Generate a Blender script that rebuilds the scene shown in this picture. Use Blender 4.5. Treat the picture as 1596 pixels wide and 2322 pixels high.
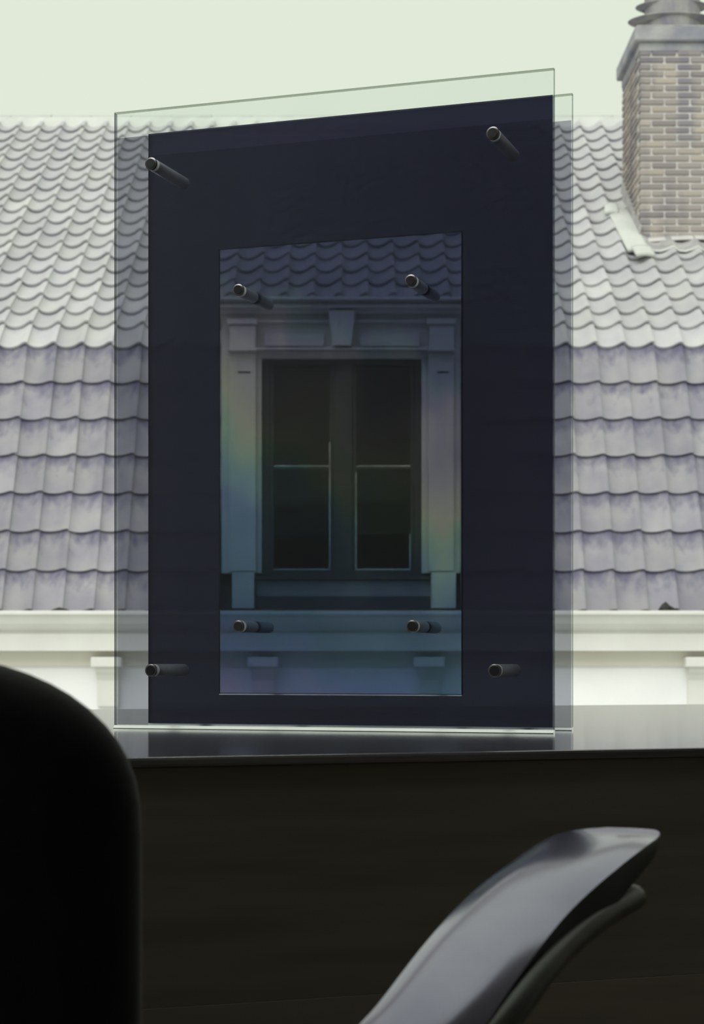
import bpy, bmesh, math, random
from mathutils import Vector, Matrix
random.seed(7)
for o in list(bpy.data.objects): bpy.data.objects.remove(o)
scene = bpy.context.scene
C = scene.collection

# ------------------------------------------------------------------ camera
FP = 4285.0                      # focal length in pixels of the 1596 x 2322 frame
EYE = 0.84
cam_d = bpy.data.cameras.new('camera'); cam = bpy.data.objects.new('camera', cam_d); C.objects.link(cam)
cam_d.sensor_fit = 'HORIZONTAL'; cam_d.sensor_width = 24.73
cam_d.lens = FP / 1596.0 * 24.73
cam_d.shift_y = (1503 - 1161) / 1596.0
cam_d.clip_start = 0.05; cam_d.clip_end = 300
cam_d.dof.use_dof = True; cam_d.dof.focus_distance = 2.5; cam_d.dof.aperture_fstop = 16
cam.location = (0, 0, EYE); cam.rotation_euler = (math.pi/2, 0, 0)
scene.camera = cam

# ------------------------------------------------------------------ world: even overcast sky, veiled sun
world = bpy.data.worlds.new('overcast_sky'); scene.world = world; world.use_nodes = True
bg = world.node_tree.nodes['Background']
bg.inputs[0].default_value = (0.752, 0.822, 0.694, 1); bg.inputs[1].default_value = 1.0
sun_d = bpy.data.lights.new('veiled_sun', 'SUN'); sun = bpy.data.objects.new('veiled_sun', sun_d); C.objects.link(sun)
sun_d.energy = 1.75; sun_d.angle = math.radians(50); sun_d.color = (1.0, 0.97, 0.98)
sun.rotation_euler = (math.radians(44), 0, math.radians(-22)); sun.location = (0, 0, 30)

vs = scene.view_settings
vs.view_transform = 'Standard'; vs.look = 'None'; vs.gamma = 1.0; vs.exposure = 0.0; vs.use_curve_mapping = False

# ------------------------------------------------------------------ materials
def newmat(name):
    m = bpy.data.materials.new(name); m.use_nodes = True
    nt = m.node_tree; nt.nodes.clear()
    out = nt.nodes.new('ShaderNodeOutputMaterial')
    return m, nt, out

def lk(nt, a, b): nt.links.new(a, b)

def surface(name, c1, c2, scale=6, rough=0.6, spec=0.5, metal=0.0, stretch=(1, 1, 1), bump=0.0, bscale=40, sheen=0.0, coat=0.0, lo=0.35, hi=0.65):
    """procedural surface: two tones mixed by noise, optional fine relief"""
    m, nt, out = newmat(name)
    p = nt.nodes.new('ShaderNodeBsdfPrincipled')
    tc = nt.nodes.new('ShaderNodeTexCoord'); mp = nt.nodes.new('ShaderNodeMapping'); mp.inputs['Scale'].default_value = stretch
    lk(nt, tc.outputs['Object'], mp.inputs[0])
    n = nt.nodes.new('ShaderNodeTexNoise'); n.inputs['Scale'].default_value = scale; n.inputs['Detail'].default_value = 5
    lk(nt, mp.outputs[0], n.inputs['Vector'])
    r = nt.nodes.new('ShaderNodeValToRGB')
    r.color_ramp.elements[0].position = lo; r.color_ramp.elements[0].color = (*c1, 1)
    r.color_ramp.elements[1].position = hi; r.color_ramp.elements[1].color = (*c2, 1)
    lk(nt, n.outputs['Fac'], r.inputs[0]); lk(nt, r.outputs[0], p.inputs['Base Color'])
    p.inputs['Roughness'].default_value = rough; p.inputs['Metallic'].default_value = metal
    p.inputs['Specular IOR Level'].default_value = spec
    p.inputs['Sheen Weight'].default_value = sheen; p.inputs['Coat Weight'].default_value = coat; p.inputs['Coat Roughness'].default_value = .09
    if bump:
        n2 = nt.nodes.new('ShaderNodeTexNoise'); n2.inputs['Scale'].default_value = bscale; n2.inputs['Detail'].default_value = 4
        lk(nt, mp.outputs[0], n2.inputs['Vector'])
        b = nt.nodes.new('ShaderNodeBump'); b.inputs['Strength'].default_value = bump; b.inputs['Distance'].default_value = 0.01
        lk(nt, n2.outputs['Fac'], b.inputs['Height']); lk(nt, b.outputs[0], p.inputs['Normal'])
    lk(nt, p.outputs[0], out.inputs[0])
    return m

def see_through(name, tint, gloss=0.04, rough=0.03, tint2=None, scale=3.0, haze=None, hfac=0.0):
    """clear or tinted sheet: coloured transmission plus a little gloss"""
    m, nt, out = newmat(name)
    t = nt.nodes.new('ShaderNodeBsdfTransparent')
    g = nt.nodes.new('ShaderNodeBsdfGlossy'); g.inputs['Roughness'].default_value = rough
    mx = nt.nodes.new('ShaderNodeMixShader'); mx.inputs[0].default_value = gloss
    tc = nt.nodes.new('ShaderNodeTexCoord')
    n = nt.nodes.new('ShaderNodeTexNoise'); n.inputs['Scale'].default_value = scale
    lk(nt, tc.outputs['Object'], n.inputs['Vector'])
    r = nt.nodes.new('ShaderNodeValToRGB'); t2 = tint2 or tuple(min(1, v*1.03) for v in tint)
    r.color_ramp.elements[0].position = 0.3; r.color_ramp.elements[0].color = (*tint, 1)
    r.color_ramp.elements[1].position = 0.7; r.color_ramp.elements[1].color = (*t2, 1)
    lk(nt, n.outputs['Fac'], r.inputs[0]); lk(nt, r.outputs[0], t.inputs[0])
    base = t
    if haze:                                        # a little scattering in the film
        tl = nt.nodes.new('ShaderNodeBsdfTranslucent'); tl.inputs[0].default_value = (*haze, 1)
        m2 = nt.nodes.new('ShaderNodeMixShader'); m2.inputs[0].default_value = hfac
        lk(nt, t.outputs[0], m2.inputs[1]); lk(nt, tl.outputs[0], m2.inputs[2]); base = m2
    lk(nt, base.outputs[0], mx.inputs[1]); lk(nt, g.outputs[0], mx.inputs[2]); lk(nt, mx.outputs[0], out.inputs[0])
    return m

def edge_glass(name, col, trans=0.5):
    """ground glass edge: scatters light through"""
    m, nt, out = newmat(name)
    tl = nt.nodes.new('ShaderNodeBsdfTranslucent'); df = nt.nodes.new('ShaderNodeBsdfDiffuse')
    tc = nt.nodes.new('ShaderNodeTexCoord'); n = nt.nodes.new('ShaderNodeTexNoise'); n.inputs['Scale'].default_value = 30
    lk(nt, tc.outputs['Object'], n.inputs['Vector'])
    r = nt.nodes.new('ShaderNodeValToRGB')
    r.color_ramp.elements[0].color = (*[v*0.85 for v in col], 1); r.color_ramp.elements[1].color = (*col, 1)
    lk(nt, n.outputs['Fac'], r.inputs[0]); lk(nt, r.outputs[0], tl.inputs[0]); lk(nt, r.outputs[0], df.inputs[0])
    mx = nt.nodes.new('ShaderNodeMixShader'); mx.inputs[0].default_value = trans
    lk(nt, df.outputs[0], mx.inputs[1]); lk(nt, tl.outputs[0], mx.inputs[2]); lk(nt, mx.outputs[0], out.inputs[0])
    return m

def tile_mat(name, base, base2, dirt, dirt_lo, dirt_hi, dirt_amt):
    """weathered pantile: tone varies from tile to tile, run-off dirt below the tile above (uv: u across, v up)"""
    m, nt, out = newmat(name)
    p = nt.nodes.new('ShaderNodeBsdfPrincipled'); p.inputs['Roughness'].default_value = 0.62
    p.inputs['Specular IOR Level'].default_value = 0.35
    geo = nt.nodes.new('ShaderNodeNewGeometry'); uv = nt.nodes.new('ShaderNodeUVMap'); uv.uv_map = 'tile'
    # per tile tone from a coarse noise of position
    n1 = nt.nodes.new('ShaderNodeTexNoise'); n1.inputs['Scale'].default_value = 3.3; n1.inputs['Detail'].default_value = 3
    lk(nt, geo.outputs['Position'], n1.inputs['Vector'])
    r1 = nt.nodes.new('ShaderNodeValToRGB')
    r1.color_ramp.elements[0].position = 0.36; r1.color_ramp.elements[0].color = (*base, 1)
    r1.color_ramp.elements[1].position = 0.64; r1.color_ramp.elements[1].color = (*base2, 1)
    lk(nt, n1.outputs['Fac'], r1.inputs[0])
    oi = nt.nodes.new('ShaderNodeObjectInfo')
    hs = nt.nodes.new('ShaderNodeMapRange'); hs.inputs['To Min'].default_value = 0.88; hs.inputs['To Max'].default_value = 1.1
    lk(nt, oi.outputs['Random'], hs.inputs['Value'])
    mul = nt.nodes.new('ShaderNodeMixRGB'); mul.blend_type = 'MULTIPLY'; mul.inputs[0].default_value = 1
    lk(nt, r1.outputs[0], mul.inputs[1]); lk(nt, hs.outputs[0], mul.inputs[2])
    # streaks
    mp = nt.nodes.new('ShaderNodeMapping'); mp.inputs['Scale'].default_value = (17, 17, 5)
    lk(nt, geo.outputs['Position'], mp.inputs[0])
    n2 = nt.nodes.new('ShaderNodeTexNoise'); n2.inputs['Scale'].default_value = 1.0; n2.inputs['Detail'].default_value = 4
    lk(nt, mp.outputs[0], n2.inputs['Vector'])
    sx = nt.nodes.new('ShaderNodeSeparateXYZ'); lk(nt, uv.outputs[0], sx.inputs[0])
    ad = nt.nodes.new('ShaderNodeMath'); ad.operation = 'MULTIPLY_ADD'; ad.inputs[1].default_value = 1.1
    lk(nt, n2.outputs['Fac'], ad.inputs[0]); lk(nt, sx.outputs[1], ad.inputs[2])
    mr = nt.nodes.new('ShaderNodeMapRange'); mr.inputs['From Min'].default_value = dirt_lo; mr.inputs['From Max'].default_value = dirt_hi
    mr.inputs['To Max'].default_value = dirt_amt
    lk(nt, ad.outputs[0], mr.inputs['Value'])
    mx = nt.nodes.new('ShaderNodeMixRGB'); mx.inputs[2].default_value = (*dirt, 1)
    lk(nt, mr.outputs[0], mx.inputs[0]); lk(nt, mul.outputs[0], mx.inputs[1]); lk(nt, mx.outputs[0], p.inputs['Base Color'])
    lk(nt, p.outputs[0], out.inputs[0])
    return m

def brick_mat():
    m, nt, out = newmat('weathered_brick')
    p = nt.nodes.new('ShaderNodeBsdfPrincipled'); p.inputs['Roughness'].default_value = 0.85
    oi = nt.nodes.new('ShaderNodeObjectInfo'); r = nt.nodes.new('ShaderNodeValToRGB')
    e = r.color_ramp.elements
    e[0].position = 0; e[0].color = (0.25, 0.225, 0.225, 1); e[1].position = 1; e[1].color = (0.45, 0.40, 0.355, 1)
    for q, c in ((0.3, (0.31, 0.275, 0.265)), (0.6, (0.37, 0.325, 0.30)), (0.8, (0.43, 0.375, 0.325))):
        x = e.new(q); x.color = (*c, 1)
    lk(nt, oi.outputs['Random'], r.inputs[0])
    # soot stain: a streak running down the stack with a shape of its own
    geo = nt.nodes.new('ShaderNodeNewGeometry'); mp = nt.nodes.new('ShaderNodeMapping'); mp.inputs['Scale'].default_value = (2.6, 2.6, 0.55)
    lk(nt, geo.outputs['Position'], mp.inputs[0])
    n = nt.nodes.new('ShaderNodeTexNoise'); n.inputs['Scale'].default_value = 1.6; n.inputs['Detail'].default_value = 3
    lk(nt, mp.outputs[0], n.inputs['Vector'])
    mr = nt.nodes.new('ShaderNodeMapRange'); mr.inputs['From Min'].default_value = 0.52; mr.inputs['From Max'].default_value = 0.68; mr.inputs['To Max'].default_value = 0.55
    lk(nt, n.outputs['Fac'], mr.inputs['Value'])
    mx = nt.nodes.new('ShaderNodeMixRGB'); mx.inputs[2].default_value = (0.15, 0.14, 0.19, 1)
    lk(nt, mr.outputs[0], mx.inputs[0]); lk(nt, r.outputs[0], mx.inputs[1])
    # one dark streak below the cap, on the front face
    sp = nt.nodes.new('ShaderNodeSeparateXYZ'); lk(nt, geo.outputs['Position'], sp.inputs[0])
    def mth(op, a, b):
        q = nt.nodes.new('ShaderNodeMath'); q.operation = op
        for k, w in enumerate((a, b)):
            if isinstance(w, (int, float)): q.inputs[k].default_value = w
            else: lk(nt, w, q.inputs[k])
        return q.outputs[0]
    wob = mth('MULTIPLY', mth('SUBTRACT', n.outputs['Fac'], .5), .25)
    dx = mth('ABSOLUTE', mth('ADD', mth('SUBTRACT', sp.outputs[0], 2.79), wob), 0)
    wx = nt.nodes.new('ShaderNodeMapRange'); wx.inputs['From Min'].default_value = .10; wx.inputs['From Max'].default_value = .04; lk(nt, dx, wx.inputs['Value'])
    wz = nt.nodes.new('ShaderNodeMapRange'); wz.inputs['From Min'].default_value = 5.12; wz.inputs['From Max'].default_value = 5.32; lk(nt, sp.outputs[2], wz.inputs['Value'])
    wt = nt.nodes.new('ShaderNodeMapRange'); wt.inputs['From Min'].default_value = 5.86; wt.inputs['From Max'].default_value = 6.05; lk(nt, sp.outputs[2], wt.inputs['Value'])
    stk = mth('MULTIPLY', mth('MAXIMUM', mth('MULTIPLY', wx.outputs[0], wz.outputs[0]), wt.outputs[0]), .6)
    my = nt.nodes.new('ShaderNodeMixRGB'); my.inputs[2].default_value = (0.17, 0.16, 0.22, 1)
    lk(nt, stk, my.inputs[0]); lk(nt, mx.outputs[0], my.inputs[1]); lk(nt, my.outputs[0], p.inputs['Base Color'])
    lk(nt, p.outputs[0], out.inputs[0]); return m

def rainbow_plate():
    """birefringent centre plate: interference colours in drifting bands"""
    m, nt, out = newmat('iridescent_plate')
    uv = nt.nodes.new('ShaderNodeUVMap'); uv.uv_map = 'plate'
    sx = nt.nodes.new('ShaderNodeSeparateXYZ'); lk(nt, uv.outputs[0], sx.inputs[0])
    n = nt.nodes.new('ShaderNodeTexNoise'); n.inputs['Scale'].default_value = 4.5; n.inputs['Detail'].default_value = 2.5; n.inputs['Distortion'].default_value = 0.4
    lk(nt, uv.outputs[0], n.inputs['Vector'])
    a = nt.nodes.new('ShaderNodeMath'); a.operation = 'MULTIPLY_ADD'; a.inputs[1].default_value = -0.28
    lk(nt, sx.outputs[0], a.inputs[0]); lk(nt, sx.outputs[1], a.inputs[2])          # v - .33 u
    b = nt.nodes.new('ShaderNodeMath'); b.operation = 'MULTIPLY_ADD'; b.inputs[1].default_value = 0.42
    lk(nt, n.outputs['Fac'], b.inputs[0]); lk(nt, a.outputs[0], b.inputs[2])
    c = nt.nodes.new('ShaderNodeMath'); c.operation = 'SUBTRACT'; c.inputs[1].default_value = 0.21
    lk(nt, b.outputs[0], c.inputs[0])
    r = nt.nodes.new('ShaderNodeValToRGB'); e = r.color_ramp.elements
    stops = [(0.0, (.19, .21, .34)), (0.05, (.22, .275, .36)), (0.12, (.33, .30, .42)), (0.20, (.48, .44, .50)), (0.28, (.56, .52, .50)), (0.34, (.62, .60, .48)),
             (0.40, (.46, .61, .48)), (0.47, (.31, .48, .53)), (0.55, (.23, .33, .50)), (0.70, (.16, .28, .40)), (0.85, (.18, .26, .46)), (1.0, (.30, .28, .47))]
    e[0].position, e[0].color = stops[0][0], (*stops[0][1], 1); e[1].position, e[1].color = stops[-1][0], (*stops[-1][1], 1)
    for q, col in stops[1:-1]:
        x = e.new(q); x.color = (*col, 1)
    lk(nt, c.outputs[0], r.inputs[0])
    t = nt.nodes.new('ShaderNodeBsdfTransparent'); lk(nt, r.outputs[0], t.inputs[0])
    g = nt.nodes.new('ShaderNodeBsdfGlossy'); g.inputs['Roughness'].default_value = 0.05
    tl = nt.nodes.new('ShaderNodeBsdfTranslucent'); lk(nt, r.outputs[0], tl.inputs[0])
    m2 = nt.nodes.new('ShaderNodeMixShader'); m2.inputs[0].default_value = 0.06
    lk(nt, t.outputs[0], m2.inputs[1]); lk(nt, tl.outputs[0], m2.inputs[2])
    mx = nt.nodes.new('ShaderNodeMixShader'); mx.inputs[0].default_value = 0.04
    lk(nt, m2.outputs[0], mx.inputs[1]); lk(nt, g.outputs[0], mx.inputs[2]); lk(nt, mx.outputs[0], out.inputs[0])
    return m

M = dict(
    tile_up=tile_mat('pale_pantile', (.475, .47, .50), (.535, .53, .53), (.30, .29, .36), 1.25, 1.7, 0.5),
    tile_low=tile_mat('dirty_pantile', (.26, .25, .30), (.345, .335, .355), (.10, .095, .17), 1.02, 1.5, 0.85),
    ridge=surface('pale_ridge_clay', (.46, .47, .46), (.54, .55, .53), 6, .8),
    board=surface('roof_boarding', (.05, .05, .055), (.08, .08, .085), 5, .9),
    white=surface('white_paint', (.70, .69, .66), (.77, .76, .73), 3, .55),
    plaster=surface('white_plaster', (.86, .85, .86), (.93, .92, .925), 2.2, .8, bump=.15, bscale=60),
    shade_plaster=surface('shaded_plaster', (.66, .62, .55), (.72, .69, .62), 2.2, .8),
    stone=surface('weathered_stone', (.33, .32, .33), (.47, .46, .45), 9, .85, bump=.3, bscale=30),
    dstone=surface('sooty_render', (.25, .25, .30), (.40, .39, .40), 5, .9, bump=.3, bscale=30),
    mortar=surface('lime_mortar', (.58, .55, .55), (.66, .63, .62), 9, .95, bump=.2, bscale=60),
    brick=brick_mat(),
    lead=surface('white_lead_flashing', (.58, .60, .57), (.66, .68, .65), 4, .6),
    cowl=surface('stained_clay_cowl', (.20, .19, .24), (.36, .35, .34), 7, .85, stretch=(1, 1, .4)),
    frame=surface('dark_green_window_paint', (.040, .047, .050), (.062, .070, .070), 6, .5),
    apron=surface('grey_zinc_apron', (.24, .25, .28), (.31, .32, .34), 5, .6),
    bead=surface('pale_bead', (.35, .36, .36), (.75, .75, .73), 5, .6),
    room=surface('dark_room_behind_pane', (.06, .06, .065), (.09, .09, .095), 2, .9),
    pane=see_through('dark_window_pane', (.55, .58, .6), .05, .02),
    moss_gap=surface('dark_moss_gap', (.02, .022, .02), (.06, .06, .055), 30, 1),
    glass=see_through('clear_glass', (.955, .978, .962), .035, .01),
    film=see_through('grey_polarising_film', (.36, .36, .435), .02, .02, (.39, .39, .455)),
    rearfilm=see_through('pale_polarising_film', (.42, .42, .50), .02, .02, (.46, .46, .53)),
    mask=see_through('crossed_film_tint', (.030, .030, .046), .035, .05, (.040, .040, .060), haze=(.46, .43, .86), hfac=.175),  # tint stands for the darkness of two crossed polarisers
    band=see_through('thin_tint_layer', (.72, .74, .72), .01, .05),
    plate=rainbow_plate(),
    edge_top=see_through('grey_green_glass_edge', (.62, .65, .60), .05, .1),
    edge_side=see_through('grey_glass_edge', (.66, .70, .68), .05, .1),
    edge_left=see_through('dark_glass_edge', (.40, .42, .45), .05, .1),
    edge_bottom=surface('mirror_chamfer', (.86, .87, .88), (.93, .94, .94), 20, .22, metal=1.0),  # mirror metal, so the lower edges throw back sky light
    steel=surface('brushed_steel', (.80, .80, .84), (.92, .92, .95), 20, .3, metal=.15, stretch=(1, 8, 1)),
    collar=surface('worn_steel_collar', (.22, .21, .21), (.34, .33, .33), 30, .3, metal=.9),
    dsteel=surface('dark_screw_head', (.04, .04, .045), (.09, .09, .10), 20, .35, metal=.6),
    ledge=surface('dark_varnished_wood', (.070, .064, .074), (.13, .12, .132), 5, .20, spec=.9, stretch=(1, 14, 14), bump=.04, bscale=12, coat=1.0),
    panel=surface('dark_brown_board', (.19, .175, .145), (.24, .22, .18), 4, .7, stretch=(1, 10, 10)),
    panel2=surface('reddish_brown_board', (.25, .22, .185), (.30, .255, .22), 4, .7, stretch=(1, 10, 10)),
    wall=surface('interior_wall', (.56, .55, .53), (.62, .60, .57), 2, .9),
    floor=surface('floor_boards', (.20, .17, .14), (.27, .23, .19), 4, .6, stretch=(1, 10, 1)),
    ground=surface('street_paving', (.42, .42, .42), (.52, .51, .50), 2, .9),
    fabric=surface('black_chair_fabric', (.006, .006, .008), (.012, .012, .015), 60, .9, spec=.2, sheen=.25),
    pad=surface('worn_grey_armrest', (.22, .21, .30), (.40, .385, .49), 5, .19, metal=.75, coat=.4),
    padside=surface('black_plastic', (.010, .010, .011), (.018, .018, .02), 20, .45),
    tube=surface('grey_painted_tube', (.05, .05, .048), (.10, .10, .095), 25, .35, spec=.5),
)

# ------------------------------------------------------------------ mesh helpers
def obj(name, verts, faces, mat, parent=None, smooth=False, mats=None, mi=None):
    me = bpy.data.meshes.new(name); me.from_pydata([tuple(v) for v in verts], [], faces); me.update()
    for mm in (mats or [mat]): me.materials.append(mm)
    if mi:
        for p, k in zip(me.polygons, mi): p.material_index = k
    if smooth:
        for p in me.polygons: p.use_smooth = True
    o = bpy.data.objects.new(name, me); C.objects.link(o)
    if parent: o.parent = parent
    return o

def empty(name, loc=(0, 0, 0)):
    o = bpy.data.objects.new(name, None); C.objects.link(o); o.location = loc; o.empty_display_size = .1
    return o

def tag(o, label=None, cat=None, group=None, kind=None):
    if label: o['label'] = label
    if cat: o['category'] = cat
    if group: o['group'] = group
    if kind: o['kind'] = kind
    return o

BOXF = [(0, 3, 2, 1), (4, 5, 6, 7), (0, 1, 5, 4), (1, 2, 6, 5), (2, 3, 7, 6), (3, 0, 4, 7)]
def box_vf(x0, x1, y0, y1, z0, z1):
    return [(x0, y0, z0), (x1, y0, z0), (x1, y1, z0), (x0, y1, z0), (x0, y0, z1), (x1, y0, z1), (x1, y1, z1), (x0, y1, z1)], BOXF

def box(name, x0, x1, y0, y1, z0, z1, mat, parent=None, bevel=0.0):
    v, f = box_vf(x0, x1, y0, y1, z0, z1)
    o = obj(name, v, f, mat, parent)
    if bevel: bev(o, bevel)
    return o

def bev(o, w, seg=1):
    bm = bmesh.new(); bm.from_mesh(o.data)
    bmesh.ops.bevel(bm, geom=list(bm.edges), offset=w, segments=seg, affect='EDGES', profile=.5)
    bm.to_mesh(o.data); bm.free()

def prism(name, prof, x0, x1, mat, parent=None, smooth=False):
    """profile of (y, z) points, closed, extruded along x"""
    n = len(prof)
    v = [(x0, y, z) for y, z in prof] + [(x1, y, z) for y, z in prof]
    f = [(i, (i+1) % n, n+(i+1) % n, n+i) for i in range(n)]
    f += [tuple(range(n-1, -1, -1)), tuple(range(n, 2*n))]
    o = obj(name, v, f, mat, parent, smooth)
    fixn(o); return o

def fixn(o):
    bm = bmesh.new(); bm.from_mesh(o.data); bmesh.ops.recalc_face_normals(bm, faces=bm.faces); bm.to_mesh(o.data); bm.free()

def tube_vf(pts, rad, seg=12, cap=True):
    """round tube along points; rad a number or list"""
    pts = [Vector(p) for p in pts]; n = len(pts)
    rads = rad if isinstance(rad, (list, tuple)) else [rad]*n
    v, f = [], []
    up = Vector((0, 0, 1))
    for i, p in enumerate(pts):
        d = (pts[min(i+1, n-1)] - pts[max(i-1, 0)]).normalized()
        ref = up if abs(d.dot(up)) < .95 else Vector((0, 1, 0))
        a = d.cross(ref).normalized(); b = a.cross(d)
        for k in range(seg):
            t = 2*math.pi*k/seg
            v.append(p + a*math.cos(t)*rads[i] + b*math.sin(t)*rads[i])
    for i in range(n-1):
        for k in range(seg):
            f.append((i*seg+k, i*seg+(k+1) % seg, (i+1)*seg+(k+1) % seg, (i+1)*seg+k))
    if cap: f += [tuple(range(seg-1, -1, -1)), tuple(range((n-1)*seg, n*seg))]
    return v, f

def tube(name, pts, rad, mat, parent=None, seg=12):
    v, f = tube_vf(pts, rad, seg); o = obj(name, v, f, mat, parent, True); fixn(o); return o

def lathe(name, prof, loc, mat, parent=None, seg=24, ys=1.0):
    v, f = [], []
    for r, z in prof:
        for k in range(seg):
            t = 2*math.pi*k/seg; v.append((loc[0]+r*math.cos(t), loc[1]+r*ys*math.sin(t), loc[2]+z))
    for i in range(len(prof)-1):
        for k in range(seg):
            f.append((i*seg+k, i*seg+(k+1) % seg, (i+1)*seg+(k+1) % seg, (i+1)*seg+k))
    f += [tuple(range(seg-1, -1, -1)), tuple(range((len(prof)-1)*seg, len(prof)*seg))]
    return obj(name, v, f, mat, parent, False)

def spline(pts, sub=6):
    pts = [Vector(p) for p in pts]; out = []
    for i in range(len(pts)-1):
        p0, p1, p2, p3 = pts[max(i-1, 0)], pts[i], pts[i+1], pts[min(i+2, len(pts)-1)]
        for k in range(sub):
            t = k/sub
            out.append(.5*((2*p1) + (p2-p0)*t + (2*p0-5*p1+4*p2-p3)*t*t + (3*p1-p0-3*p2+p3)*t**3))
    out.append(pts[-1]); return out

# ================================================================== the room around the camera (turned 19.8 degrees to the street)
PSI = math.radians(19.8); CU, SU = math.cos(PSI), math.sin(PSI)
def RM(u, v, z): return (CU*u - SU*v, SU*u + CU*v, z)
def rbox(name, u0, u1, v0, v1, z0, z1, mat, parent=None, bevel=0):
    v, f = box_vf(u0, u1, v0, v1, z0, z1)
    o = obj(name, v, f, mat, None)
    if bevel: bev(o, bevel, 2)
    o.rotation_euler = (0, 0, PSI)
    if parent: o.parent = parent
    return o
U0, U1, V0, V1, ZC = -1.7, 3.3, -3.0, 3.45, 2.7
VF = 1.756; VSK = 1.15
S = 'structure'
tag(rbox('floor', U0, U1, V0, VF+.03, -.1, 0, M['floor']), kind=S)
tag(rbox('ceiling', U0, U1, V0, VSK, ZC, ZC+.1, M['wall']), kind=S)
# roof window over the ledge: open sash frame in the ceiling
sk = rbox('window_2', U0, U1, VSK, VSK+.08, ZC-.02, ZC+.1, M['wall']); tag(sk, kind=S)
for a in ((U0, U0+.35, VSK+.08, V1+.12), (U1-.25, U1, VSK+.08, V1+.12), (U0+.35, U1-.25, V1, V1+.12)):
    q = rbox('window_frame', a[0], a[1], a[2], a[3], ZC-.02, ZC+.1, M['wall']); q.parent = sk; q.rotation_euler = (0, 0, 0)
tag(rbox('wall_left', U0-.12, U0, V0, V1+.12, -.1, ZC+.1, M['wall']), kind=S)
tag(rbox('wall_right', U1, U1+.12, V0, V1+.12, -.1, ZC+.1, M['wall']), kind=S)
tag(rbox('wall_back', U0-.12, U1+.12, V0-.12, V0, -.1, ZC+.1, M['wall']), kind=S)
# wall that holds the window, built round its opening
wf = rbox('wall_front', U0, U1, V1, V1+.12, 2.45, ZC, M['wall']); tag(wf, kind=S)
wl = rbox('wall_pier', U0, -.55, V1, V1+.12, .7, 2.45, M['wall']); wl.parent = wf; wl.rotation_euler = (0, 0, 0)
wr = rbox('wall_pier', 3.05, U1, V1, V1+.12, .7, 2.45, M['wall']); wr.parent = wf; wr.rotation_euler = (0, 0, 0)
ww = rbox('window_1', -.55, -.49, V1+.01, V1+.10, .75, 2.45, M['white']); tag(ww, kind=S)
for a in ((2.99, 3.05, .75, 2.45), (-.49, 2.99, 2.39, 2.45)):
    q = rbox('window_frame', a[0], a[1], V1+.01, V1+.10, a[2], a[3], M['white']); q.parent = ww; q.rotation_euler = (0, 0, 0)

# deep ledge the glass stands on
ZS = 0.7505
ledge = empty('window_ledge'); tag(ledge, 'deep dark varnished wooden window ledge carrying the framed glass sheets', 'ledge')
tb = rbox('top_board', U0, U1, VF-.006, V1+.14, ZS-.010, ZS, M['ledge'], ledge, .003)
rbox('front_board', U0, U1, VF, VF+.04, .5115, ZS-.0105, M['panel'], ledge)
rbox('front_board', U0, U1, VF-.002, VF+.04, .20, .511, M['panel2'], ledge)
rbox('front_board', U0, U1, VF, VF+.04, 0, .1995, M['panel'], ledge)
rbox('ledge_core', U0, U1, VF+.041, V1+.10, -.1, ZS-.0105, M['panel'], ledge)

# ================================================================== house across the street
house = empty('house', (0, 13.4, -9)); tag(house, 'white plastered house with grey pantile mansard roof across the street', 'house')
HL = Vector((0, 13.4, -9))
def hp(o, parent=house):
    """parent to the house (or a part of it) without moving it"""
    o.parent = parent
    o.matrix_parent_inverse = Matrix.Translation(-HL)
    return o
def hsub(o, parent):
    o.parent = parent; return o
XL, XR = -6.2, 6.2
def ZH(h): return EYE + h

# ---- roof rows (y, height above eye) of the lower lip of each course
low_rows = [(13.13 + 1.05*i/7, .346 + 2.003*i/7) for i in range(8)]
up_rows = [(14.18, 2.349)] + [(14.395 + .2515*i, 2.534 + .1588*i) for i in range(18)]
RIDGE = (14.395 + .2515*18.1, 2.534 + .1588*18.1)

# boarding under the tiles
def boards(name, p, q, off=.03):
    (y0, h0), (y1, h1) = p, q
    v = [(XL, y0+off, ZH(h0)-off), (XR, y0+off, ZH(h0)-off), (XR, y1+off, ZH(h1)-off), (XL, y1+off, ZH(h1)-off)]
    v += [(a, b+.12, c-.12) for a, b, c in v]
    o = obj(name, v, [(0, 1, 2, 3), (7, 6, 5, 4), (0, 4, 5, 1), (1, 5, 6, 2), (2, 6, 7, 3), (3, 7, 4, 0)], M['board'])
    fixn(o); return hp(o)
low_roof = boards('lower_roof', low_rows[0], low_rows[-1], .05)
up_roof = boards('upper_roof', up_rows[1], RIDGE, .04)
hp(obj('rear_roof', [(XL, RIDGE[0], ZH(RIDGE[1])-.05), (XR, RIDGE[0], ZH(RIDGE[1])-.05), (XR, 23.5, ZH(2.5)), (XL, 23.5, ZH(2.5))], [(0, 3, 2, 1)], M['board']))

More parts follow.
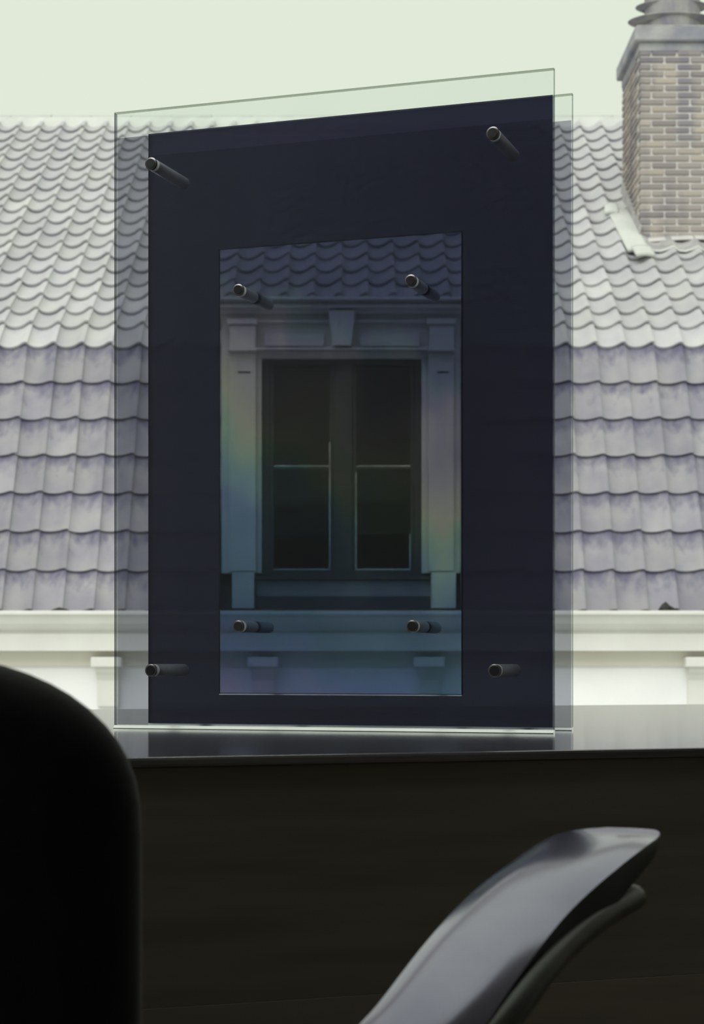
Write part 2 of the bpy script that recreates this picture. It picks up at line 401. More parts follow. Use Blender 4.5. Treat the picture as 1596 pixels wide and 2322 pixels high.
# ---- pantiles
TW = .2132
PROF = [(0.0, .036), (.06, .026), (.14, .012), (.25, .003), (.40, 0.0), (.55, .004), (.70, .015), (.82, .030), (.90, .040), (.97, .044), (1.05, .040)]
def tile_mesh(name, gauge, lift, mat, amp=1.0):
    L = gauge + .055; v, f, uv = [], [], []
    n = len(PROF)
    for (u, z) in PROF: v.append((u*TW, 0, z*amp + lift)); uv.append((u, 0))
    for (u, z) in PROF: v.append((u*TW, L, z*amp - .004)); uv.append((u, 1))
    for i in range(n-1): f.append((i, i+1, n+i+1, n+i))
    b = len(v)                                             # lip: own verts so the edge stays crisp
    for (u, z) in PROF: v.append((u*TW, 0, z*amp + lift)); uv.append((u, 0))
    for (u, z) in PROF: v.append((u*TW, .006, z*amp + lift - .021)); uv.append((u, 0))
    for i in range(n-1): f.append((b+n+i, b+n+i+1, b+i+1, b+i))
    c = len(v); u, z = PROF[-1]
    v += [(u*TW, 0, z*amp+lift), (u*TW, L, z*amp-.004), (u*TW, L, z*amp-.018), (u*TW, 0, z*amp+lift-.019)]; uv += [(u, 0), (u, 1), (u, 1), (u, 0)]
    f.append((c, c+3, c+2, c+1))
    me = bpy.data.meshes.new(name); me.from_pydata(v, [], f); me.update()
    ul = me.uv_layers.new(name='tile')
    for lp in me.loops: ul.data[lp.index].uv = uv[lp.vertex_index]
    for p in me.polygons: p.use_smooth = p.index < n-1
    me.materials.append(mat); return me

def gauge(p, q): return math.hypot(q[0]-p[0], q[1]-p[1])
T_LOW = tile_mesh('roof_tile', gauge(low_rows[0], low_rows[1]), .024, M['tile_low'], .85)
T_MID = tile_mesh('roof_tile', gauge(up_rows[0], up_rows[1]), .024, M['tile_up'], 1.15)
T_UP = tile_mesh('roof_tile', gauge(up_rows[1], up_rows[2]), .026, M['tile_up'], 1.25)
X0 = -2.448 - .95*TW
def px(X, Y, h): return 798 + X/Y*FP, 1503 - h/Y*FP
# dormer and chimney take tiles away
D_X0, D_X1 = -.95, .80
CH_X0, CH_X1, CH_Y0, CH_Y1 = 2.431, 3.43, 15.98, 17.02
tiles = []
def lay(rows, nxt, mesh, roof):
    for r, (p, q) in enumerate(zip(rows, nxt)):
        k0 = int((XL - X0)/TW); k1 = int((XR - X0)/TW)
        for k in range(k0, k1):
            x = X0 + k*TW; xm = x + TW/2; ym, hm = (p[0]+q[0])/2, (p[1]+q[1])/2
            if roof is low_roof and D_X0 < xm < D_X1: continue
            if mesh is T_MID and D_X0+.02 < xm < D_X1-.02: continue
            if CH_X0-.02 < xm < CH_X1 and CH_Y0-.02 < ym < CH_Y1: continue
            ang = math.atan2(q[1]-p[1], q[0]-p[0])
            jit = (random.uniform(-.003, .003), random.uniform(-.004, .004), random.uniform(-.008, .008))
            mt = Matrix.Translation((x+jit[0], p[0]+jit[1], ZH(p[1])+jit[1])) @ Matrix.Rotation(ang, 4, 'X') @ Matrix.Rotation(jit[2], 4, 'Z')
            X, Y = px(xm, ym, hm)
            vis = (-40 < X < 345) or (1245 < X < 1640) or (490 < X < 1055 and Y > 520)
            if 1450 < X and Y < 540: vis = False
            tiles.append((not vis, ym, mesh, roof, mt))
lay(low_rows[:-1], low_rows[1:], T_LOW, low_roof)
lay(up_rows[:1], up_rows[1:2], T_MID, up_roof)
lay(up_rows[1:], up_rows[2:] + [RIDGE], T_UP, up_roof)
tiles.sort(key=lambda t: (t[0], t[1]))
rest = {}
for i, (hid, ym, mesh, roof, mt) in enumerate(tiles):
    if i < 300 and not hid:
        o = bpy.data.objects.new('roof_tile', mesh); C.objects.link(o); hsub(o, roof); o.matrix_basis = mt
    else:
        rest.setdefault((roof.name, mesh.name), []).append((mesh, mt, roof))
for key, lst in rest.items():
    bm = bmesh.new(); roof = lst[0][2]; mat = lst[0][0].materials[0]
    for mesh, mt, _ in lst:
        n0 = len(bm.verts); bm.from_mesh(mesh); bm.verts.ensure_lookup_table()
        bmesh.ops.transform(bm, matrix=mt, verts=bm.verts[n0:])
    me = bpy.data.meshes.new('roof_tiles'); bm.to_mesh(me); bm.free()
    if not me.materials: me.materials.append(mat)
    o = bpy.data.objects.new('roof_tiles', me); C.objects.link(o); hsub(o, roof); tag(o, kind='stuff')

# ---- ridge: half-round ridge tiles bedded in white mortar
ry, rz = RIDGE[0], ZH(RIDGE[1])
v, f = [], []
seg = 10
prof = [(-.115 + .23*i/seg, .012 + .055*math.sin(math.pi*i/seg)) for i in range(seg+1)]
for x in (0, .395):
    for y, z in prof: v.append((x, y, z))
nn = seg+1
for i in range(seg): f.append((i, i+1, nn+i+1, nn+i))
f += [tuple(range(nn)), tuple(range(2*nn-1, nn-1, -1))]
rmesh = bpy.data.meshes.new('ridge_tile'); rmesh.from_pydata(v, [], f); rmesh.materials.append(M['ridge'])
uvl = rmesh.uv_layers.new(name='tile')
k = 0; x = XL
while x < XR:
    o = bpy.data.objects.new('ridge_tile', rmesh); C.objects.link(o); o.location = (x, ry, rz+.012+random.uniform(-.004, .004)); hsub(o, up_roof)
    x += .40
v, f = [], []
nx = int((XR-XL)/.02)
for i in range(nx+1):
    x = XL + i*.02; ph = ((x - X0)/TW) % 1.0
    z = 0
    for a, b in zip(PROF, PROF[1:]):
        if a[0] <= ph <= b[0]: z = a[1] + (b[1]-a[1])*(ph-a[0])/(b[0]-a[0])
    v += [(x, ry-.112, rz+.032), (x, ry-.15, rz-.080+z*1.1)]
for i in range(nx): f.append((2*i+1, 2*i+3, 2*i+2, 2*i))
hsub(obj('ridge_mortar', v, f, M['lead']), up_roof)

# ---- eaves: white box gutter cornice, wall with brackets
gz = EYE
prof = [(12.96, gz+.356), (12.875, gz+.356), (12.855, gz+.345), (12.855, gz+.330), (12.88, gz+.322), (12.89, gz+.300), (12.905, gz+.268), (12.94, gz+.235),
        (12.985, gz+.212), (12.985, gz+.203), (12.97, gz+.200), (12.97, gz+.082), (13.24, gz+.082), (13.24, gz+.25), (12.97, gz+.28)]
hp(prism('gutter_cornice', prof, XL, XR, M['white']))
hp(box('facade_wall', XL, XR, 13.12, 13.3, -9, gz+.09, M['plaster']))
hp(box('cornice_shade_band', XL, XR, 13.09, 13.12, gz-.02, gz+.081, M['shade_plaster']))  # shade under the cornice, put into a darker plaster strip
hp(box('house_side', XL, XL+.2, 13.4, 23.4, -9, gz+2.3, M['plaster'])); hp(box('house_side', XR-.2, XR, 13.4, 23.4, -9, gz+2.3, M['plaster']))
for xb in (-2.83, -1.69, -.612, .532, 1.42+.98, 3.5):
    b = hp(box('bracket', xb-.105, xb+.105, 12.98, 13.12, gz-.030, gz+.040, M['white'], None, .006))
    prof = [(13.12, gz-.031), (13.01, gz-.031), (13.02, gz-.06), (13.05, gz-.085), (13.07, gz-.12), (13.08, gz-.30), (13.12, gz-.30)]
    hsub(prism('bracket_scroll', prof, xb-.075, xb+.075, M['white']), b)

# mossy tuft on the right; other dark blobs stand for shade in tile gaps
def moss_gap(x, h, w, tall, y=13.04):
    bm = bmesh.new(); bmesh.ops.create_icosphere(bm, subdivisions=2, radius=1)
    for vv in bm.verts:
        s = 1 + random.uniform(-.35, .3); vv.co = Vector((x + vv.co.x*w*s, y + vv.co.y*.05, ZH(h) + max(-.02, vv.co.z*w*tall*s*(1-abs(vv.co.x)*.6))))
    me = bpy.data.meshes.new('moss_gap_blob'); bm.to_mesh(me); bm.free(); me.materials.append(M['moss_gap'])
    o = bpy.data.objects.new('moss_gap_blob', me); C.objects.link(o); hsub(o, low_roof)
moss_gap(2.165, .365, .055, 1.0); moss_gap(-2.02, .350, .085, .35); moss_gap(-1.70, .350, .05, .4)

# ---- dormer with the tall window
DY = 13.25; K = DY/FP
def DX(x): return (x-798)*K
def DZ(y): return EYE + (1503-y)*K
def dbox(name, x0, x1, y0, y1, pro, mat, parent, depth=.05, bevel=.004):
    """pixel-measured box on the dormer front plane, standing proud by pro"""
    return hsub(box(name, DX(x0), DX(x1), DY-pro, DY-pro+depth, DZ(y1), DZ(y0), mat, None, bevel), parent)
dorm = hp(box('dormer', DX(502), DX(1044), DY+.30, DY+2.2, DZ(1385), DZ(716), M['white']))
W = M['white']
dbox('jamb_board', 502, 593, 812, 1300, .0, W, dorm, .29); dbox('jamb_board', 956, 1044, 812, 1300, .0, W, dorm, .29)
dbox('frieze_board', 502, 1044, 712, 812, .0, W, dorm, .29)
for a, b in ((520, 581), (970, 1028)):
    dbox('pilaster', a, b, 803, 1296, .06, W, dorm); dbox('pilaster_base', a+7, b-4 if a < 600 else b+5, 1297, 1380, .05, W, dorm, .30)
    dbox('capital_block', a+2, b, 742, 797, .085, W, dorm); dbox('capital_moulding', a-3, b+3, 797, 802, .13, W, dorm, .14)
    dbox('capital_cap', a-4, b+4, 728, 741, .11, W, dorm, .12)
    dbox('pilaster_dark_line', a+20, b-12, 845, 849, .062, M['frame'], dorm, .01, 0)  # thin dark strip standing proud of the pilaster face
dbox('frieze_moulding', 583, 746, 728, 734, .06, W, dorm); dbox('frieze_moulding', 805, 968, 728, 734, .06, W, dorm)
dbox('frieze_panel', 600, 735, 758, 787, .045, W, dorm); dbox('frieze_panel', 815, 950, 758, 787, .045, W, dorm)
dbox('architrave', 581, 969, 794, 799, .11, W, dorm, .12)
kv = []
for yy, w0 in ((712, 29), (735, 28), (790, 20)):
    for pr in (.14, 0): kv += [(DX(775-w0), DY-pr, DZ(yy)), (DX(775+w0), DY-pr, DZ(yy))]
kf = [(0, 1, 5, 4), (4, 5, 9, 8), (0, 4, 6, 2), (4, 8, 10, 6), (1, 3, 7, 5), (5, 7, 11, 9), (8, 9, 11, 10), (0, 2, 3, 1)]
kst = obj('keystone', kv, kf, W); fixn(kst); hsub(kst, dorm)
# cornice in three steps, flat lead roof above
prof = [(DY+.3, DZ(683)), (DY-.17, DZ(683)), (DY-.205, DZ(687)), (DY-.205, DZ(691)), (DY-.12, DZ(692)), (DY-.11, DZ(698)), (DY-.15, DZ(699)),
        (DY-.155, DZ(706)), (DY-.06, DZ(708)), (DY-.05, DZ(714)), (DY+.3, DZ(714))]
hsub(prism('dormer_cornice', prof, DX(470), DX(1076), W), dorm)
hsub(box('dormer_roof', DX(475), DX(1071), DY-.17, 14.75, DZ(684), DZ(682), M['apron']), dorm)
# window
dbox('window_frame', 593, 611, 812, 1310, -.06, M['frame'], dorm); dbox('window_frame', 940, 956, 812, 1310, -.06, M['frame'], dorm)
dbox('window_frame', 611, 940, 812, 826, -.06, M['frame'], dorm); dbox('window_mullion', 755, 799, 826, 1296, -.055, M['frame'], dorm)
dbox('window_rail', 611, 940, 1292, 1310, -.05, M['frame'], dorm)
for a, b in ((611, 755), (799, 940)):
    dbox('casement_stile', a, a+9, 826, 1292, -.07, M['frame'], dorm); dbox('casement_stile', b-9, b, 826, 1292, -.07, M['frame'], dorm)
    dbox('glazing_bar', a+9, b-9, 1054, 1062, -.075, M['frame'], dorm, .03, 0)
    dbox('glazing_bead', a+9, b-9, 1053, 1055.5, -.07, M['bead'], dorm, .02, 0)  # pale strips along the sash members, some only part of the height
    dbox('glazing_bead', a+9, b-9, 1288.5, 1291.5, -.06, M['bead'], dorm, .03, 0)
    q = b-9 if a < 700 else a+7
    dbox('glazing_bead', q, q+2.2, 1000 if a < 700 else 1070, 1290, -.066, M['bead'], dorm, .03, 0)
    if a > 700: dbox('glazing_bead', b-11, b-9, 1210, 1290, -.066, M['bead'], dorm, .03, 0)
    for y0, y1 in ((826, 1054), (1062, 1289)):
        dbox('window_pane', a+9, b-9, y0, y1, -.10, M['pane'], dorm, .006, 0)
dbox('dark_interior', 600, 950, 815, 1305, -.26, M['room'], dorm, .03, 0)
dbox('window_sill', 580, 975, 1306, 1315, .03, M['frame'], dorm, .12)
dbox('apron_panel', 580, 978, 1316, 1384, -.02, M['apron'], dorm, .2)

# ---- chimney: every brick of the two faces that show
czt = EYE + 5.374
chim = hp(box('chimney', CH_X0+.014, CH_X1-.014, CH_Y0+.014, CH_Y1-.014, EYE+3.2, czt-.15, M['mortar']))
CO = .0595; BL = .2165
bverts = {}
def brick_mesh(dx, dy, dz):
    key = (round(dx, 3), round(dy, 3))
    if key not in bverts:
        v, f = box_vf(-dx/2, dx/2, -dy/2, dy/2, -dz/2, dz/2)
        me = bpy.data.meshes.new('brick'); me.from_pydata(v, [], f)
        bm = bmesh.new(); bm.from_mesh(me); bmesh.ops.bevel(bm, geom=list(bm.edges), offset=.004, segments=1, affect='EDGES'); bm.to_mesh(me); bm.free()
        me.materials.append(M['brick']); bverts[key] = me
    return bverts[key]
def put_brick(x, y, z, dx, dy):
    o = bpy.data.objects.new('brick', brick_mesh(dx, dy, CO-.019)); C.objects.link(o); hsub(o, chim)
    o.location = (x+random.uniform(-.002, .002), y+random.uniform(-.002, .002), z)
ncourse = int((czt-.12 - (EYE+3.40))/CO)
for c in range(ncourse):
    z = czt - .125 - CO*(c+.5)
    x = CH_X0; first = True
    while x < CH_X1 - .02:                         # front face, running bond
        L = BL if not (first and c % 2) else .1055
        L = min(L, CH_X1-x)
        if L < .05: break
        put_brick(x+L/2-.005, CH_Y0+.05, z, L-.018, .10); x += L; first = False
    y = CH_Y0+.1055 if c % 2 == 0 else CH_Y0+.2165
    roofz = ZH(2.534 + (y-14.395)*.6314)
    while y < CH_Y1 - .02:                         # left face
        L = min(BL, CH_Y1-y)
        if L < .05: break
        if z > ZH(2.534 + (y+L-14.395)*.6314) - .05: put_brick(CH_X0+.05, y+L/2, z, .10, L-.018)
        y += L
hsub(box('cap_band', CH_X0-.045, CH_X1+.045, CH_Y0-.045, CH_Y1+.045, czt-.125, czt-.004, M['dstone'], None, .01), chim)
hsub(box('cap_slab', CH_X0-.028, CH_X1+.028, CH_Y0-.028, CH_Y1+.028, czt-.0035, czt+.012, M['stone'], None, .006), chim)
hsub(box('sooty_course', CH_X0-.003, CH_X1+.003, CH_Y0-.003, CH_Y1+.003, czt-.20, czt-.126, M['dstone'], None, .004), chim)
# cowl: two lens shaped plates round a squat pot
cx, cy, cz = 2.778, 16.40, EYE+5.563
cw = hsub(lathe('chimney_cowl', [(.20, -.18), (.24, -.15), (.24, .26), (.20, .28)], (cx, cy, cz), M['cowl'], None, 28, .9), chim)
for dz, r in ((0, .385), (.125, .32), (.25, .25)):
    hsub(lathe('cowl_plate', [(.22, -.035), (r*.8, -.028), (r, 0), (r*.8, .028), (.22, .042)], (cx, cy, cz+dz), M['cowl'], None, 32, .62), cw)

# white lead flashing beside and below the stack
def on_roof(x, y, lift): return (x, y - lift*.53, ZH(2.534 + (y-14.395)*.6314) + lift*.85)
def strip(name, x0, x1, y0, y1, lift, ny, waves, parent, mat):
    v, f = [], []; nxs = 20
    for j in range(ny+1):
        y = y0 + (y1-y0)*j/ny
        for i in range(nxs+1):
            x = x0 + (x1-x0)*i/nxs; ph = ((x - X0)/TW) % 1.0; z = 0
            for a, b in zip(PROF, PROF[1:]):
                if a[0] <= ph <= b[0]: z = a[1] + (b[1]-a[1])*(ph-a[0])/(b[0]-a[0])
            sag = .02*math.sin(j*2.1)
            v.append(on_roof(x, y, lift + (z if waves else .03*math.sin(math.pi*i/nxs)) + .0*sag))
    w = nxs+1; n = len(v)
    for j in range(ny):
        for i in range(nxs): f.append((j*w+i, j*w+i+1, (j+1)*w+i+1, (j+1)*w+i))
    o = obj(name, v, f, mat, None, True)
    m = o.modifiers.new('thickness', 'SOLIDIFY'); m.thickness = .012
    return hsub(o, parent)
def lead_strip(name, a, b, lift, mat, parent):
    """bowed lead sheet between two edges lying on the slope; a, b: (x left, x right, y)"""
    v, f = [], []; n = 8; m = 4
    for j in range(m+1):
        t = j/m; xl = a[0]+(b[0]-a[0])*t; xr = a[1]+(b[1]-a[1])*t; y = a[2]+(b[2]-a[2])*t
        for i in range(n+1): v.append(on_roof(xl+(xr-xl)*i/n, y, lift + .012*math.sin(math.pi*i/n)))
    w = n+1
    for j in range(m):
        for i in range(n): f.append((j*w+i, j*w+i+1, (j+1)*w+i+1, (j+1)*w+i))
    o = obj(name, v, f, mat, None, True)
    md = o.modifiers.new('thickness', 'SOLIDIFY'); md.thickness = .03
    return hsub(o, parent)
lead_strip('lead_flashing', (2.28, 2.47, 15.70), (2.225, 2.41, 16.55), .08, M['lead'], chim)
lead_strip('lead_lap', (2.19, 2.315, 16.44), (2.21, 2.33, 16.62), .10, M['lead'], chim)
lead_strip('lead_lap', (2.33, 2.49, 15.56), (2.315, 2.475, 15.72), .10, M['lead'], chim)
strip('lead_apron', CH_X0-.02, CH_X1+.03, CH_Y0-.20, CH_Y0+.02, .036, 3, True, chim, M['stone'])
strip('apron_edge', CH_X0-.02, CH_X1+.03, CH_Y0-.225, CH_Y0-.195, .040, 1, True, chim, M['lead'])
strip('mortar_fillet', CH_X0-.02, CH_X1+.03, CH_Y0-.05, CH_Y0+.03, .045, 1, False, chim, M['mortar'])
v = []
for y in (CH_Y0-.02, CH_Y1):
    b = on_roof(CH_X0-.02, y, .03); v += [b, (CH_X0+.004, b[1], b[2]+.14)]
fl = obj('stepped_flashing', v, [(0, 1, 3, 2)], M['stone']); mm = fl.modifiers.new('thickness', 'SOLIDIFY'); mm.thickness = .01; hsub(fl, chim)

# children keep their world coordinates: every child of a house part sits under parts at the house origin
st = obj('street', [(-40, 1, -9), (40, 1, -9), (40, 60, -9), (-40, 60, -9)], [(0, 1, 2, 3)], M['ground']); tag(st, kind=S)

# ================================================================== glass piece on the ledge
A = Vector((-.3247, 2.582, ZS)); B = Vector((.2552, 2.388, ZS))
TT = (B-A); WID = TT.length; TT.normalize()
NN = Vector((-TT.y, TT.x, 0))                       # away from the camera
HGT = .8415; GAP = .112; TH = .006
art = empty('glass_artwork', A); tag(art, 'two clear glass sheets darkened where their films cross, bolted around an iridescent centre plate', 'artwork')
art.rotation_euler = (0, 0, math.atan2(TT.y, TT.x))
# local frame: x along the sheet, y away from the camera, z up
def abox(name, x0, x1, y0, y1, z0, z1, mat, parent=art): return box(name, x0, x1, y0, y1, z0, z1, mat, parent)
def hit(x, y, d):
    """where the sight line of a measured corner meets the plane a distance d behind the front sheet, in the local frame"""
    r = Vector(((x-798)/FP, 1, (1503-y)/FP)); o = Vector((0, 0, EYE))
    t = ((A + NN*d) - o).dot(NN)/r.dot(NN); p = o + r*t - A
    return p.dot(TT), p.z
def sheet(name, y, x0, x1):
    g = abox(name, x0+.0016, x1-.0006, y, y+TH, .0045, HGT-.0015, M['glass'])
    abox('polished_edge', x0, x1, y, y+TH, HGT-.0015, HGT, M['edge_top'], g)
    e = prism('polished_edge', [(y, .0045), (y-.0036, .0008), (y-.0036, 0), (y+TH, 0), (y+TH, .0045)], x0, x1, M['edge_bottom'], g); e['label'] = 'lower glass edge with added mirror bevel'  # mirror bevel added to brighten the lower edge
    abox('polished_edge', x0, x0+.0016, y, y+TH, .0045, HGT-.0015, M['edge_left'], g)
    abox('polished_edge', x1-.0006, x1, y, y+TH, .0045, HGT-.0015, M['edge_side'], g)
    return g
front = sheet('front_glass', 0, 0, WID)
rear = sheet('rear_glass', GAP, 0.0, WID)
# films
def quad_film(name, y, x0, x1, z0, z1, mat, parent, holes=None):
    if not holes:
        o = obj(name, [(x0, y, z0), (x1, y, z0), (x1, y, z1), (x0, y, z1)], [(0, 1, 2, 3)], mat, parent); return o
    a0, a1, b0, b1 = holes
    v = [(x0, y, z0), (x1, y, z0), (x1, y, z1), (x0, y, z1), (a0, y, b0), (a1, y, b0), (a1, y, b1), (a0, y, b1)]
    return obj(name, v, [(0, 1, 5, 4), (1, 2, 6, 5), (2, 3, 7, 6), (3, 0, 4, 7)], mat, parent)
ztop = min(hit(345, 301, TH)[1], hit(1246, 217, TH)[1]) - .001  # film shape cut short so the sky above it keeps full brightness
ff = quad_film('grey_film', TH+.0008, .0016, WID-.001, .005, ztop, M['film'], front); ff['label'] = 'grey film on the front glass'
xm = hit(1253, 900, GAP-.001)[0]
pl = [hit(498, 567, GAP/2), hit(1047, 525, GAP/2), hit(1048, 1577, GAP/2), hit(498, 1571, GAP/2)]
px0, px1 = (pl[0][0]+pl[3][0])/2, (pl[1][0]+pl[2][0])/2; pz1, pz0 = (pl[0][1]+pl[1][1])/2, (pl[2][1]+pl[3][1])/2
hc = [hit(499, 567, GAP-.001), hit(1046, 526, GAP-.001), hit(1046, 1575, GAP-.001), hit(499, 1570, GAP-.001)]
hx0, hx1 = (hc[0][0]+hc[3][0])/2, (hc[1][0]+hc[2][0])/2; hz1, hz0 = (hc[0][1]+hc[1][1])/2, (hc[2][1]+hc[3][1])/2
print('plate', pl, 'hole', hc, 'xm', xm, WID)
mk = quad_film('crossed_film_dark', GAP-.001, .0, xm, .004, HGT, M['mask'], rear, (hx0, hx1, hz0, hz1)); mk['label'] = 'dark sheet standing for the crossed films, open at the plate'  # darkness of the crossed films put into the colour of an added sheet
quad_film('tint_layer', GAP-.002, .0, xm, .004, hit(800, 312, GAP)[1], M['band'], rear, (hx0, hx1, hz0, hz1))  # extra tint layer, darkening the sheet below its top edge
rf = quad_film('pale_film', GAP-.001, xm, WID-.001, .004, hit(1275, 275, GAP)[1], M['rearfilm'], rear)  # also cut short at the top, leaving the sky undimmed
# centre plate
pv, pf = box_vf(px0, px1, GAP/2-.0015, GAP/2+.0015, pz0, pz1)
plate = obj('iridescent_plate', [(px0, GAP/2, pz0), (px1, GAP/2, pz0), (px1, GAP/2, pz1), (px0, GAP/2, pz1)], [(0, 1, 2, 3)], M['plate'], art)
ul = plate.data.uv_layers.new(name='plate')
for lp, q in zip(plate.data.loops, ((0, 1), (1, 1), (1, 0), (0, 0))): ul.data[lp.index].uv = q
plate['label'] = 'iridescent see-through plate between the two sheets'
e = prism('plate_edge', [(GAP/2-.001, pz0), (GAP/2-.0028, pz0-.0018), (GAP/2+.002, pz0-.0018), (GAP/2+.002, pz0)], px0, px1, M['edge_bottom'], plate)  # same added mirror bevel, brightening the lower edge of the plate
abox('plate_edge', px0, px1, GAP/2-.002, GAP/2+.002, pz1, pz1+.0008, M['edge_side'], plate)
abox('plate_edge', px0-.0007, px0, GAP/2-.002, GAP/2+.002, pz0, pz1, M['edge_side'], plate)
abox('plate_edge', px1, px1+.0007, GAP/2-.002, GAP/2+.002, pz0, pz1, M['edge_side'], plate)
# steel stand-offs with screw heads in front
def standoff(x, z, inner):
    R = .0078 if inner else .0085
    y0 = TH; y1 = GAP-.003
    if inner:
        ya, yb = GAP/2-.004, GAP/2+.004
        v, f = tube_vf([(x, y0, z), (x, ya-.003, z), (x, ya-.001, z), (x, ya, z), (x, yb, z), (x, yb+.001, z), (x, yb+.003, z), (x, y1, z)],
                       [R, R, R*.97, R*.6, R*.6, R*.97, R, R], 20)
    else:
        v, f = tube_vf([(x, y0, z), (x, y0+.001, z), (x, y1-.001, z), (x, y1, z)], [R*.93, R, R, R*.93], 20)
    s = obj('standoff', v, f, M['steel'], art, True); fixn(s)
    m = s.modifiers.new('crisp', 'EDGE_SPLIT'); m.split_angle = math.radians(35)
    v, f = tube_vf([(x, -.0052, z), (x, -.0045, z), (x, -.001, z), (x, 0, z)], [R*.86, R, R, R*.9], 20)
    h = obj('screw_collar', v, f, M['collar'], s, True); fixn(h); m = h.modifiers.new('crisp', 'EDGE_SPLIT'); m.split_angle = math.radians(35)
    v, f = tube_vf([(x, -.0060, z), (x, -.0050, z)], [R*.74, R*.78], 16)
    h2 = obj('screw_head', v, f, M['dsteel'], s); fixn(h2)
for (x, y) in ((342, 371), (1117, 302), (342, 1520), (1121, 1521)): standoff(*hit(x, y, -.004), False)
for (x, y) in ((540, 657), (931, 636), (540, 1420), (934, 1420)): standoff(*hit(x, y, -.004), True)

# ================================================================== office chair in front of the ledge
chair = empty('office_chair', (-.127, 1.327, 0)); tag(chair, 'black office chair with rounded backrest and curved glossy armrest before the ledge', 'chair')
PH = math.radians(33)
FW = Vector((math.sin(PH), math.cos(PH), 0)); RT = Vector((math.cos(PH), -math.sin(PH), 0)); UP = Vector((0, 0, 1))
CB = Vector((-.127, 1.327, 0))
chair.rotation_euler = (0, 0, -PH)                   # local x = right, y = forward
def toloc(p): d = Vector(p) - CB; return (d.dot(RT), d.dot(FW), d.z)
# backrest: cushion with broad round shoulders
def cushion(name, hw, z0, z1, ch, th, yc, mat, parent, ez=2.6, lean=0.0):
    out = []
    N = 14
    for i in range(N+1):
        t = math.pi/2*i/N
        out.append((hw*math.copysign(abs(math.cos(t))**(2/ez), math.cos(t)), z1-ch + ch*abs(math.sin(t))**(2/ez)))
    top = out[:]
    o2 = [(x, z) for x, z in top] + [(-x, z) for x, z in reversed(top[:-1])]
    lo = [(-hw, z1-ch-(z1-ch-z0-.05)*k/4) for k in range(1, 5)]
    bot = [(-hw+.05*(1-math.cos(math.pi/2*k/4)), z0+.05*(1-math.sin(math.pi/2*k/4))) for k in range(1, 5)]
    loop = o2 + lo + bot + [(-x, z) for x, z in reversed(bot)] + [(-x, z) for x, z in reversed(lo)]
    cz = (z0+z1)/2; n = len(loop); v, f = [], []
    rings = []
    r = th/2
    for k in range(-6, 7):
        a = math.pi/2*k/6; rings.append((r*math.sin(a), r*(1-math.cos(a))))
    rings = [(-r-.006, hw*.6)] + [(-r-.003, hw*.3)] + rings + [(r+.003, hw*.3), (r+.006, hw*.6)]
    for (y, ins) in rings:
        for x, z in loop:
            sx = max(0, 1-ins/hw); sz = max(0, 1-ins/((z1-z0)/2))
            zz = cz+(z-cz)*sz
            v.append((x*sx, yc+y - lean*(zz-z0) - .03*(1-(x*sx/hw)**2), zz))
    for j in range(len(rings)-1):
        for i in range(n): f.append((j*n+i, j*n+(i+1) % n, (j+1)*n+(i+1) % n, (j+1)*n+i))
    f += [tuple(range(n)), tuple(range((len(rings)-1)*n, len(rings)*n))]
    o = obj(name, v, f, mat, parent, True); fixn(o); return o
back = cushion('backrest', .168, .47, .847, .102, .055, -.245, M['fabric'], chair)
tube('backrest_bar', [(0, -.26, .60), (0, -.30, .52), (0, -.28, .43), (0, -.12, .405)], .016, M['padside'], chair)
# seat
bm = bmesh.new(); bmesh.ops.create_cube(bm, size=1)
for vv in bm.verts: vv.co = Vector((vv.co.x*.45, vv.co.y*.44, vv.co.z*.07+.455))
bmesh.ops.bevel(bm, geom=list(bm.edges), offset=.03, segments=4, affect='EDGES', profile=.5)
me = bpy.data.meshes.new('seat'); bm.to_mesh(me); bm.free(); me.materials.append(M['fabric'])
for p in me.polygons: p.use_smooth = True
so = bpy.data.objects.new('seat', me); C.objects.link(so); so.parent = chair
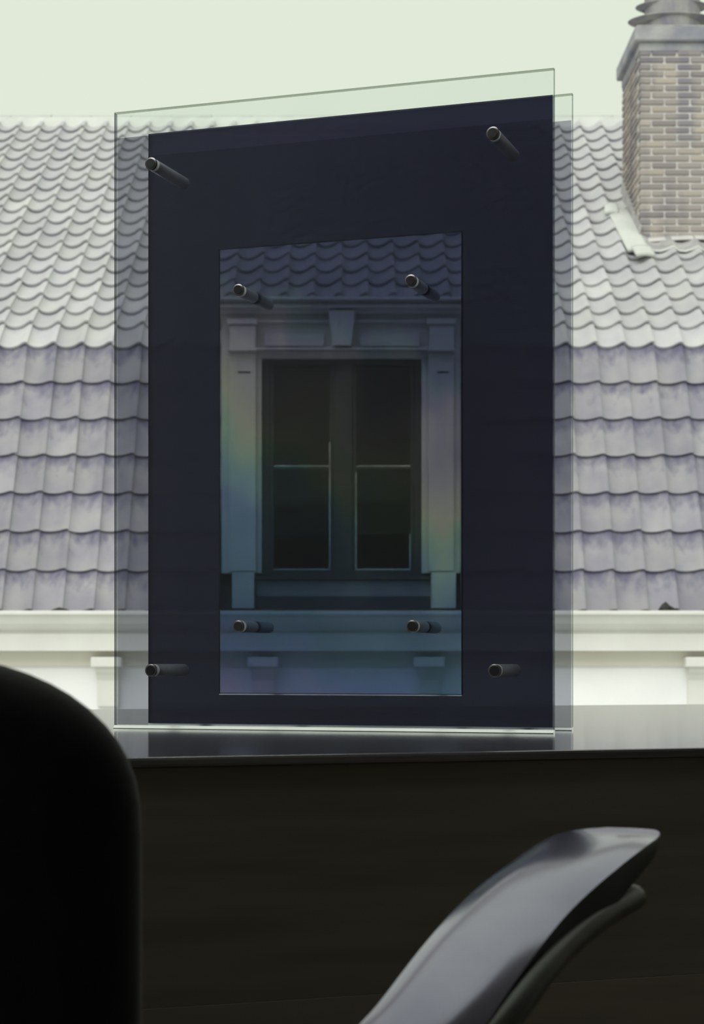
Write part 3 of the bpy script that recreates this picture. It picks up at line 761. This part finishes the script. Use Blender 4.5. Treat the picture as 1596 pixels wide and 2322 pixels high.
# armrests: flat band sweeping up and forward, tube beneath
def P3(x, y, D): return ((x-798)*D/FP, D, EYE - (y-1503)*D/FP)
cl = [P3(700, 2690, 1.055), P3(800, 2510, 1.065), P3(940, 2322, 1.08), P3(1065, 2150, 1.12), P3(1163, 2035, 1.16), P3(1262, 1950, 1.20), P3(1352, 1893, 1.25), P3(1385, 1876, 1.30)]
tl = [P3(1010, 2520, 1.06), P3(1060, 2430, 1.065), P3(1145, 2322, 1.075), P3(1226, 2208, 1.11), P3(1302, 2126, 1.15), P3(1376, 2070, 1.19), P3(1438, 2034, 1.23)]
cl = [Vector(toloc(p)) for p in cl]; tl = [Vector(toloc(p)) for p in tl]
xa = sum(p.x for p in cl)/len(cl)
def arm(mirror):
    sgn = -1 if mirror else 1
    path = spline(cl, 6); n = len(path)
    hw, th = .0375, .029
    sec = []                                          # (across, height) crowned top, rounded rim
    for i in range(9):
        a = -1 + 2*i/8; sec.append((a*hw, -.0045*a*a*a*a - .002*a*a))
    sec += [(hw*1.02, -.010), (hw*.97, -th), (0, -th-.001), (-hw*.97, -th), (-hw*1.02, -.010)]
    v, f, mi = [], [], []; m = len(sec)
    for i, p in enumerate(path):
        d = (path[min(i+1, n-1)] - path[max(i-1, 0)]).normalized()
        w = Vector((1, 0, 0)); w = (w - d*w.dot(d)).normalized(); nn_ = w.cross(d).normalized()
        end = min(1.0, .80 + .20*math.sqrt(max(0.0, min(1, (n-1-i)/5.0))))
        for a, h in sec:
            aa = a*end if a >= 0 else a*max(.25, math.sqrt(max(0.0, 1 - max(0.0, (i-(n-10))/9.0)**2)))
            q = p + w*aa + nn_*h*min(1.0, .12+(n-1-i)/13.0); v.append((q.x*sgn, q.y, q.z))
    for i in range(n-1):
        for k in range(m):
            f.append((i*m+k, i*m+(k+1) % m, (i+1)*m+(k+1) % m, (i+1)*m+k)); mi.append(0 if k < 8 else 1)
    f += [tuple(range(m)), tuple(range((n-1)*m, n*m))]; mi += [1, 1]
    o = obj('armrest', v, f, None, chair, True, [M['pad'], M['padside']], mi); fixn(o)
    md = o.modifiers.new('crisp', 'EDGE_SPLIT'); md.split_angle = math.radians(40)
    tp = [Vector((q.x*sgn, q.y, q.z)) for q in spline(tl, 5)]
    tp = [Vector((tp[0].x - sgn*.05, tp[0].y-.02, .43)), Vector((tp[0].x, tp[0].y-.02, .50))] + tp
    tube('support_tube', tp, .0085, M['tube'], o)
    return o
arm(False); arm(True)
# column, star base, casters
tube('gas_column', [(0, 0, .42), (0, 0, .20), (0, 0, .199), (0, 0, .09)], [.016, .016, .027, .027], M['padside'], chair, 16)
tube('seat_plate', [(0, -.12, .405), (0, .10, .405)], .02, M['padside'], chair)
for k in range(5):
    a = 2*math.pi*k/5 + .3
    leg = tube('base_leg', [(0, 0, .10), (.14*math.cos(a), .14*math.sin(a), .095), (.27*math.cos(a), .27*math.sin(a), .075)], [.024, .018, .013], M['padside'], chair)
    c0 = Vector((.27*math.cos(a), .27*math.sin(a), .028)); t_ = Vector((-math.sin(a), math.cos(a), 0))*.02
    tube('caster', [c0-t_, c0-t_*.9, c0+t_*.9, c0+t_], [.02, .028, .028, .02], M['padside'], leg, 16)
